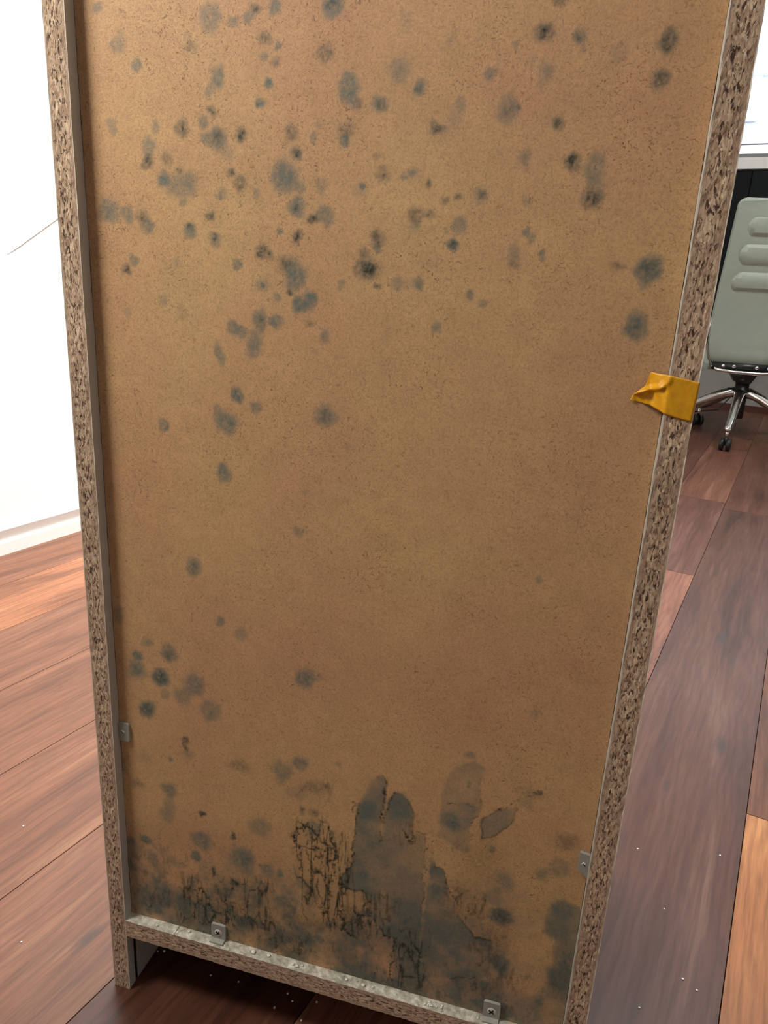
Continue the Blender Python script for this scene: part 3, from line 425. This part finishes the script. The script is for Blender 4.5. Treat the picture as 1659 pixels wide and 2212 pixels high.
# damp olive growth and speckle thickening towards the bottom shelf
damp = (1-ss(88, 200, Z+big*34))
clean = np.ones_like(X)
for a, pl in CLEAN: clean *= 1-a*(1-ss(-5, 3, poly_sd(pl)+big*4))
damp = damp*clean
blot = fract(9, 10)
patch = np.clip(1-ss(95, 205, Z-35*(X/400)+big*30), 0, 1)*clean*np.clip(0.62+1.2*big+0.7*blot, 0, 1)
lay[0] = 1-(1-lay[0])*(1-0.8*patch)
lay[1] = 1-(1-lay[1])*(1-0.6*patch*ss(0.05, 0.3, blot))
hair1 = fract(6, 40, 2); hair2 = fract(10, 26, 2)
hr = np.maximum(1-ss(0.0, 0.09, np.abs(hair1)), 0.8*(1-ss(0.0, 0.06, np.abs(hair2))))
for a, pl in HAIR:
    m = a*(1-ss(-4, 4, poly_sd(pl)+edge*5))
    lay[2] = 1-(1-lay[2])*(1-np.clip(m*(hr*np.clip(0.9+0.5*grain+0.9*edge, 0, 1)+0.10), 0, 0.9))
lay[2] = np.clip(lay[2] + rim + damp*0.2*np.clip(0.6+big*2+edge, 0, 1), 0, 1)
st = fract(2.2, 7.0); clump = fract(18, 24)
lay[2] = np.clip(lay[2] + 0.3*ss(0.30, 0.5, st+clump*0.5)*(1-ss(120, 215, Z)) , 0, 1)
sp = fract(2.6, 2.6, 2)
lay[2] = np.clip(lay[2] + 0.35*ss(0.42, 0.56, sp+0.3*clump)*(0.25*(1-ss(380, 480, 640-Z+0*X))+(1-ss(150, 300, Z))*0.6), 0, 1)
verts = np.empty((nx*nz, 3), np.float32)
verts[:, 0] = X.ravel()/1000; verts[:, 2] = Z.ravel()/1000
verts[:, 1] = RB + (0.00012*np.sin(X.ravel()/37)+0.0001*np.sin(Z.ravel()/51)) - 0.0002*np.clip(lay[2].ravel()-0.3, 0, 1)
ii, jj = np.meshgrid(np.arange(nz-1), np.arange(nx-1), indexing='ij')
a0 = (ii*nx+jj).ravel()
faces = np.stack([a0, a0+1, a0+nx+1, a0+nx], 1).astype(np.int32)
# the remainder of the sheet: upper part, the far face and the rims
ex = np.array([(GX0, RB, H-0.018), (GX1, RB, H-0.018), (GX0, RB+0.003, GZ0), (GX1, RB+0.003, GZ0), (GX0, RB+0.003, H-0.018), (GX1, RB+0.003, H-0.018)], np.float32)
N0 = nx*nz; TL, TR, BL, BR = (nz-1)*nx, nz*nx-1, 0, nx-1
more = np.array([(TL, TR, N0+1, N0), (N0+2, N0+4, N0+5, N0+3), (BL, BR, N0+3, N0+2), (N0, N0+1, N0+5, N0+4), (BL, N0+2, N0+4, TL), (BR, TR, N0+5, N0+3)], np.int32)
verts = np.vstack([verts, ex]); faces = np.vstack([faces, more])
me = bpy.data.meshes.new('back_panel')
me.vertices.add(len(verts)); me.vertices.foreach_set('co', verts.ravel())
me.loops.add(len(faces)*4); me.loops.foreach_set('vertex_index', faces.ravel())
me.polygons.add(len(faces)); me.polygons.foreach_set('loop_start', np.arange(len(faces), dtype=np.int32)*4)
me.polygons.foreach_set('loop_total', np.full(len(faces), 4, np.int32))
me.update(calc_edges=True)
at_ = me.attributes.new('mould', 'FLOAT_COLOR', 'POINT')
cd = np.zeros((len(verts), 4), np.float32)
for q in range(4): cd[:N0, q] = lay[q].ravel()
at_.data.foreach_set('color', cd.ravel())
t = NT('mouldy_hardboard')
c = t.coord()
sepc = t.n('ShaderNodeSeparateColor'); at = t.n('ShaderNodeAttribute', attribute_name='mould'); t.l(at.outputs['Color'], sepc.inputs[0])
n_big = t.noise(c, 7, 4, 0.55); n_mid = t.noise(c, 55, 4, 0.6); n_fine = t.noise(c, 900, 3, 0.75); n_f2 = t.noise(c, 420, 4, 0.7)
base = t.mix(t.ramp(n_big, [(0.35, 0.0), (0.65, 1.0)]), srgb(196, 160, 112), srgb(190, 147, 108))
base = t.mix(1.0, base, t.ramp(n_mid, [(0.3, 0.93), (0.7, 1.05)]), 'MULTIPLY')
base = t.mix(1.0, base, t.ramp(n_fine, [(0.3, 0.74), (0.5, 1.0), (0.75, 1.16)]), 'MULTIPLY')
# dark fibres pressed into the sheet
vs = t.n('ShaderNodeVectorMath', operation='MULTIPLY_ADD'); t.l(t.noise(c, 120, 2, out='Color'), vs.inputs[0]); vs.inputs[1].default_value = (0.02, 0.02, 0.02); t.l(c, vs.inputs[2])
fib = t.noise(vs.outputs[0], 520, 4, 0.75)
zone = t.ramp(t.noise(c, 16, 3), [(0.35, 0.25), (0.65, 1.0)])
fibm = t.math('MULTIPLY', t.ramp(fib, [(0.36, 0.75), (0.43, 0.0)]), zone)
base = t.mix(fibm, base, srgb(92, 58, 38))
br = t.math('MULTIPLY_ADD', n_f2, 0.9, 0.55)
g = t.math('MULTIPLY', sepc.outputs[0], br, clamp=True); te = t.math('MULTIPLY', sepc.outputs[1], br, clamp=True)
dk = t.math('MULTIPLY', sepc.outputs[2], t.math('MULTIPLY_ADD', n_f2, 1.4, 0.3), clamp=True)
base = t.mix(g, base, srgb(110, 110, 98)); base = t.mix(te, base, srgb(96, 106, 97)); base = t.mix(dk, base, srgb(40, 48, 38))
base = t.mix(at.outputs['Alpha'], base, srgb(44, 54, 70))
t.bump(t.math('SUBTRACT', n_fine, fibm), 0.35, 0.0004)
hard = t.p(Base_Color=base, Roughness=0.62, Specular_IOR_Level=0.35)
me.materials.append(hard)
bp = bpy.data.objects.new('back_panel', me); link(bp, cabinet)
bp['label'] = 'brown hardboard back sheet with grey and black mould'
# ---- plastic clips that hold the sheet
clip_m = plain('milky_plastic', srgb(196, 196, 184), 0.3, var=0.15, scale=200, Transmission_Weight=0.4, IOR=1.3)
screw_m = plain('zinc_screw', srgb(225, 224, 216), 0.35, 0.4)
dark_slot = plain('screw_slot', (0.02, 0.02, 0.02), 0.7)
def plate(bm, pts, y0, y1):
    a = [bm.verts.new((x, y0, z)) for x, z in pts]; b = [bm.verts.new((x, y1, z)) for x, z in pts]
    bm.faces.new(a); bm.faces.new(b[::-1])
    for i in range(len(pts)): bm.faces.new((a[i], a[(i+1) % len(pts)], b[(i+1) % len(pts)], b[i]))
def screw(parent, x, y, z, r=0.0030, cross=True):
    bm = bmesh.new()
    tube(bm, [(x, y+0.0008, z), (x, y+0.0003, z), (x, y-0.0003, z), (x, y-0.0006, z)], [r, r, r*0.8, r*0.4], 20)
    s = obj('screw', bm, screw_m, parent, True)
    bm = bmesh.new()
    a = 0.6
    for k in range(2 if cross else 1):
        M_ = Matrix.Translation((x, y-0.00065, z)) @ Matrix.Rotation(a+k*math.pi/2, 4, 'Y')
        box(bm, -r*0.62, r*0.62, -0.0002, 0.0004, -r*0.16, r*0.16, rot=M_)
    obj('screw_slot', bm, dark_slot, s)
def clip(x, z, w, h, foot=0):
    bm = bmesh.new(); r = 0.0018; pts = []
    y1 = RB-0.0003; y0 = y1-0.0022
    for cx, cz, a0_ in ((x+w/2-r, z+h/2-r, 0), (x-w/2+r, z+h/2-r, 90), (x-w/2+r, z-h/2+r, 180), (x+w/2-r, z-h/2+r, 270)):
        for k in range(5): pts.append((cx+r*math.cos(math.radians(a0_+k*22.5)), cz+r*math.sin(math.radians(a0_+k*22.5))))
    plate(bm, pts, y0, y1)
    if foot: box(bm, x-w/2+0.0005, x+w/2-0.0005, 0.0022, y1, ZS+0.0002, ZS+0.0016)
    bevel(bm, 0.0004, 1)
    c_ = obj('retaining_clip', bm, clip_m, cabinet)
    return c_, y0
c_, y0 = clip(0.0215, 0.2745, 0.0095, 0.0170); screw(c_, 0.0205, y0, 0.2745, 0.0021, False)
for x, z in ((0.1045, 0.0905), (0.3450, 0.0905)):
    c_, y0 = clip(x, z, 0.0135, 0.0160, 1); screw(c_, x, y0, z-0.0005, 0.0039)
bm = bmesh.new(); plate(bm, [(0.3927, 0.2453), (0.3931, 0.2600), (0.4002, 0.2590), (0.4002, 0.2390)], RB-0.0030, RB-0.0004); bevel(bm, 0.0003, 1)
c_ = obj('retaining_clip', bm, clip_m, cabinet); screw(c_, 0.3966, RB-0.0030, 0.2508, 0.0017, False)
# small lumps of dried glue and plaster on the ledge
lump_m = plain('pale_lump', srgb(222, 218, 204), 0.4, var=0.15, scale=300)
lumps = [(0.046,0.003,0.0014),(0.076,0.006,0.0016),(0.139,0.004,0.0022),(0.153,0.005,0.0017),(0.176,0.004,0.0014),(0.180,0.003,0.0016),(0.184,0.005,0.0012),(0.224,0.004,0.0015),(0.239,0.003,0.0018),(0.247,0.004,0.0012),(0.335,0.004,0.0010)]
lumps += [(0.300+rnd.uniform(-0.010, 0.010), rnd.uniform(0.002, 0.006), rnd.uniform(0.0006, 0.0014)) for _ in range(14)]
def lump_bm(r, seed):
    bm = bmesh.new(); bmesh.ops.create_icosphere(bm, subdivisions=2, radius=r); q = random.Random(seed)
    for v in bm.verts: v.co *= q.uniform(0.75, 1.15); v.co.z *= 0.6
    return bm
for i, (x, y, r) in enumerate(lumps):
    o = obj('plaster_crumb', lump_bm(r, i), lump_m, None, True); o.location = (x, y+0.0005, ZS+r*0.5)
    if i == 0: tag(o, 'small pale crumb on the dusty shelf ledge left of the curled dark fibre', 'crumb', 'crumbs on the cabinet ledge')
    elif i == 1: tag(o, 'pale crumb on the shelf ledge between the curled fibre and the left clip', 'crumb', 'crumbs on the cabinet ledge')
    elif i == 2: tag(o, 'largest pale crumb on the shelf ledge, first right of the left clip', 'crumb', 'crumbs on the cabinet ledge')
    elif i == 10: tag(o, 'pale crumb on the dusty shelf ledge just left of the right screwed clip', 'crumb', 'crumbs on the cabinet ledge')
    elif i < 10: tag(o, 'small pale crumb on the middle stretch of the dusty bottom shelf ledge', 'crumb', 'crumbs along the middle of the ledge')
    else: tag(o, 'tiny pale crumb in the tight cluster on the right part of the shelf ledge', 'crumb', 'clustered crumbs on the right of the ledge')
# two thin hairs / fibres lying over the ledge
bm = bmesh.new(); tube(bm, [(0.066, 0.0005, ZS-0.004), (0.0655, -0.0006, ZS+0.001), (0.067, 0.004, ZS+0.004), (0.071, 0.0080, ZS+0.011), (0.078, 0.0085, ZS+0.016), (0.080, 0.0088, ZS+0.021)], 0.00028, 6)
o = obj('dark_fibre', bm, plain('fibre', srgb(70, 60, 44), 0.7), None, True)
tag(o, 'thin curled dark fibre hanging over the cabinet ledge at the lower left', 'fibre')
# ---------------------------------------------------------------- yellow tape
TAPE = [[(382.4, 8.8, 587.3), (388.61, 8.6, 593.05), (390.23, 8.0, 601.05), (395.37, 3.5, 600.61), (400.1, -0.6, 600.65), (408.56, -0.4, 599.24), (416.93, -0.4, 597.86)], [(381.05, 8.8, 583.88), (386.21, 8.6, 582.73), (392.6, 8.0, 581.76), (396.72, 3.5, 580.08), (400.78, -0.6, 578.4), (408.46, -0.4, 576.41), (415.4, -0.4, 575.48)]]
tp, bt = TAPE; NU, NV = 44, 22
def cat(arr, s):
    n = len(arr)-1; f = s*n; i = min(int(f), n-1); f -= i
    return Vector(arr[i]).lerp(Vector(arr[i+1]), f)
ridge = [Vector((401.0, 598.5)), Vector((397.3, 593.6)), Vector((384.8, 588.6))]
def rdist(x, z):
    b = 9e9
    for a, c in zip(ridge, ridge[1:]):
        e = c-a; tt = max(0, min(1, (Vector((x, z))-a).dot(e)/e.length_squared)); b = min(b, (a+e*tt-Vector((x, z))).length)
    return b
bm = bmesh.new(); g = []
for i in range(NU+1):
    col_ = []
    for j in range(NV+1):
        s = i/NU; q = cat(tp, s).lerp(cat(bt, s), j/NV)
        y = q.y
        left = max(0, min(1, (402-q.x)/6))
        y -= left*3.2*math.exp(-(rdist(q.x, q.z)/1.5)**2) + left*0.6*math.sin(q.x*0.7+q.z*0.33)
        if q.x > W*1000-0.2: q.x = max(q.x, W*1000+0.3)
        y = min(y, -0.25) if q.x > 400.2 else min(y, RB*1000-0.5)
        col_.append(bm.verts.new((q.x/1000, y/1000, q.z/1000+0.0001*math.sin(i*1.3+j*0.4)*(j in (0, NV))*0.3)))
    g.append(col_)
for i in range(NU):
    for j in range(NV): bm.faces.new((g[i][j], g[i+1][j], g[i+1][j+1], g[i][j+1]))
# the short end that wraps the outer arris
fl = [[bm.verts.new((W+0.0005, yy, g[NU][j].co.z)) for j in range(0, NV+1)] for yy in (0.003, 0.007)]
for a, b in ((g[NU], fl[0]), (fl[0], fl[1])):
    for j in range(NV): bm.faces.new((a[j], b[j], b[j+1], a[j+1]))
t = NT('yellow_tape'); c = t.coord()
n1 = t.noise(c, 180, 4, 0.65)
tape_m = t.p(Base_Color=t.ramp(n1, [(0.3, srgb(208, 144, 8)), (0.7, srgb(232, 172, 20))]), Roughness=0.42, Transmission_Weight=0.0)
t.bump(t.noise(c, 500, 3), 0.25, 0.0004)
tape = obj('masking_tape', bm, tape_m, None, True)
sm = tape.modifiers.new('thickness', 'SOLIDIFY'); sm.thickness = 0.00015; sm.offset = 0
tag(tape, 'crumpled piece of yellow tape stuck across the right edge of the mouldy cabinet', 'tape')
# ---------------------------------------------------------------- office chair
CX, CY = 1.035, 3.32
chair = empty('office_chair', (CX, CY, 0))
tag(chair, 'grey green office chair with ribbed backrest on a polished metal star base', 'chair')
shell_m = plain('grey_green_shell', srgb(166, 178, 164), 0.45, var=0.05)
chrome = plain('polished_aluminium', (0.78, 0.78, 0.76), 0.16, 1.0, var=0.04); blackp = plain('black_plastic', (0.012, 0.014, 0.013), 0.35)
# one shell: (y, z, half width); the camera looks at the rear of the back
prof = [(-0.10, 1.035, 0.160), (-0.098, 1.02, 0.170), (-0.09, 0.95, 0.174), (-0.07, 0.80, 0.180), (-0.05, 0.66, 0.186), (-0.038, 0.55, 0.190), (-0.034, 0.48, 0.190), (-0.033, 0.42, 0.182), (-0.029, 0.372, 0.168), (0.005, 0.335, 0.160), (0.08, 0.335, 0.170), (0.2, 0.37, 0.2), (0.34, 0.40, 0.21), (0.42, 0.39, 0.2)]
def shell_pt(s): 
    n = len(prof)-1; f = s*n; i = min(int(f), n-1); f -= i
    p_ = [Vector(prof[max(0, min(n, k))]) for k in (i-1, i, i+1, i+2)]
    return 0.5*((2*p_[1])+(p_[2]-p_[0])*f+(2*p_[0]-5*p_[1]+4*p_[2]-p_[3])*f*f+(3*p_[1]-p_[0]-3*p_[2]+p_[3])*f**3)
bm = bmesh.new(); NS, NW = 140, 40; g = []
for i in range(NS+1):
    q = shell_pt(i/NS); hw = q.z
    top = max(0, 1-(1.036-q.y)/0.035) if i < 30 else 0
    hw -= 0.03*(1-math.sqrt(max(0, 1-top*top)))
    row = []
    for j in range(NW+1):
        a = -1+2*j/NW; x = a*hw
        y = q.x; z = q.y
        rib = 0
        if q.y > 0.6 and i < 60:
            for rz_, rw in ((0.925, 0.105), (0.812, 0.120), (0.700, 0.128)):
                dx_ = max(0, abs(x)-rw+0.024); d_ = math.hypot(dx_, (z-rz_))
                rib = max(rib, 1-ss(0.019, 0.029, np.float64(d_)))
        y -= 0.013*float(rib)
        y += -0.02*(a*a)*(1-float(ss(66, 96, np.float64(i))))
        row.append(bm.verts.new((x, y, z)))
    g.append(row)
for i in range(NS):
    for j in range(NW): bm.faces.new((g[i][j], g[i+1][j], g[i+1][j+1], g[i][j+1]))
sh = obj('shell', bm, shell_m, chair, True)
sh['label'] = 'grey green ribbed shell'
md = sh.modifiers.new('thickness', 'SOLIDIFY'); md.thickness = 0.022; md.offset = -1; md = sh.modifiers.new('soft', 'BEVEL'); md.width = 0.006; md.segments = 3; md.limit_method = 'ANGLE'
# chrome strips added to stand for light on the lower shell edges, and the rear bracket with its bolts
for s_ in (-1, 1):
    bm = bmesh.new()
    tube(bm, [(s_*0.172, -0.058, 0.62), (s_*0.194, -0.060, 0.50), (s_*0.188, -0.058, 0.43), (s_*0.170, -0.050, 0.365), (s_*0.150, -0.042, 0.335)], [0.004, 0.007, 0.007, 0.006, 0.005], 12)
    obj('lit_edge_strip', bm, chrome, chair, True)
bm = bmesh.new(); tube(bm, [(-0.150, -0.045, 0.335), (-0.13, -0.055, 0.318), (-0.06, -0.066, 0.312), (0.06, -0.066, 0.312), (0.13, -0.055, 0.318), (0.150, -0.045, 0.335)], 0.008, 12)
obj('rear_rail', bm, chrome, chair, True)
bm = bmesh.new(); box(bm, -0.150, 0.150, -0.058, 0.06, 0.318, 0.352); bevel(bm, 0.008, 3); obj('mounting_plate', bm, blackp, chair, True)
for bx in (-0.105, -0.060, 0.035, 0.085):
    bm = bmesh.new(); tube(bm, [(bx, -0.060, 0.337), (bx, -0.066, 0.337)], 0.008, 14); obj('bolt', bm, chrome, chair, True)
bm = bmesh.new(); box(bm, -0.07, 0.06, -0.035, 0.09, 0.262, 0.322)
for v in bm.verts:
    if v.co.z < 0.29: v.co.x *= 0.45
bevel(bm, 0.006, 2); obj('tilt_mechanism', bm, blackp, chair, True)
bm = bmesh.new(); tube(bm, [(0, 0, 0.265), (0, 0, 0.10)], [0.030, 0.027], 24); obj('gas_lift', bm, blackp, chair, True)
for k in range(5):
    a = math.radians(-104+72*k); d = Vector((math.cos(a), math.sin(a), 0))
    bm = bmesh.new()
    pts = [d*0.012+Vector((0, 0, 0.212)), d*0.05+Vector((0, 0, 0.215)), d*0.10+Vector((0, 0, 0.198)), d*0.24+Vector((0, 0, 0.128)), d*0.325+Vector((0, 0, 0.098)), d*0.345+Vector((0, 0, 0.092))]
    tube(bm, pts, [0.022, 0.025, 0.021, 0.017, 0.015, 0.011], 16, 0.9)
    leg = obj('base_leg', bm, chrome, chair, True)
    bm = bmesh.new(); tube(bm, [d*0.327+Vector((0, 0, 0.095)), d*0.327+Vector((0, 0, 0.05))], 0.007, 12); obj('caster_stem', bm, chrome, leg, True)
    cd_ = Vector((-d.y, d.x, 0)) if k != 0 else Vector((0.95, -0.3, 0)).normalized()
    bm = bmesh.new(); c0 = d*0.330
    for s_ in (-1, 1):
        p_ = c0 + cd_*0.014*s_ + Vector((0, 0, 0.028))
        tube(bm, [p_-cd_*0.009, p_-cd_*0.007, p_+cd_*0.007, p_+cd_*0.009], [0.022, 0.0275, 0.0275, 0.022], 22)
    tube(bm, [c0+Vector((0, 0, 0.028))-cd_*0.02, c0+Vector((0, 0, 0.028))+cd_*0.02], 0.006, 8)
    box(bm, c0.x-0.006, c0.x+0.006, c0.y-0.006, c0.y+0.006, 0.03, 0.058)
    obj('caster', bm, blackp, leg, True)
bm = bmesh.new(); p_ = RW(0.02, 4.42, 0); 
tube(bm, [RW(0.30, 4.41, 0.30), RW(0.22, 4.36, 0.22), RW(0.16, 4.30, 0.12), RW(0.10, 4.2, 0.03), RW(-0.05, 4.1, 0.006), RW(-0.3, 4.05, 0.006)], 0.004, 8)
o = obj('power_cable', bm, blackp, None, True); tag(o, 'thin dark cable running down behind the office chair to the floor', 'cable')
# ---------------------------------------------------------------- specks on the floor
speck_m = plain('white_speck', (0.85, 0.84, 0.8), 0.5)
specks = [((0.018,0.044),'a'),((0.024,0.046),'a'),((0.08,0.036),'a'),((0.108,0.038),'a'),((0.151,0.024),'a'),((0.157,0.041),'a'),((0.164,0.035),'a'),((0.186,0.041),'a'),((0.179,0.02),'a'),
          ((-0.225,0.147),'b'),((-0.114,0.012),'b'),((0.485,0.349),'c'),((0.581,0.37),'c'),((0.509,0.262),'c'),((0.52,0.175),'c'),((0.532,0.166),'c'),((0.477,0.129),'c')]
SL = {'a': ('tiny white speck on the dark floor under the cabinet', 'specks on the floor under the cabinet'),
      'b': ('tiny white speck on the reddish floor left of the cabinet', 'specks on the floor left of the cabinet'),
      'c': ('tiny white speck on the brown floorboard right of the cabinet', 'specks on the floor right of the cabinet')}
for i, ((x, y), k) in enumerate(specks):
    r = (0.0011 if k == 'a' else 0.0012)*(0.8+0.4*((i*37) % 10)/10)
    o = obj('plaster_speck', lump_bm(r, i+50), speck_m, None, True); o.location = (x, y, r*0.45)
    if k == 'b': tag(o, ('white speck on the reddish floorboards left of the cabinet, the farther one from its foot', 'white speck on the reddish floorboards left of the cabinet, the one nearer its foot')[i-9], 'speck', SL[k][1])
    else: tag(o, SL[k][0], 'speck', SL[k][1])
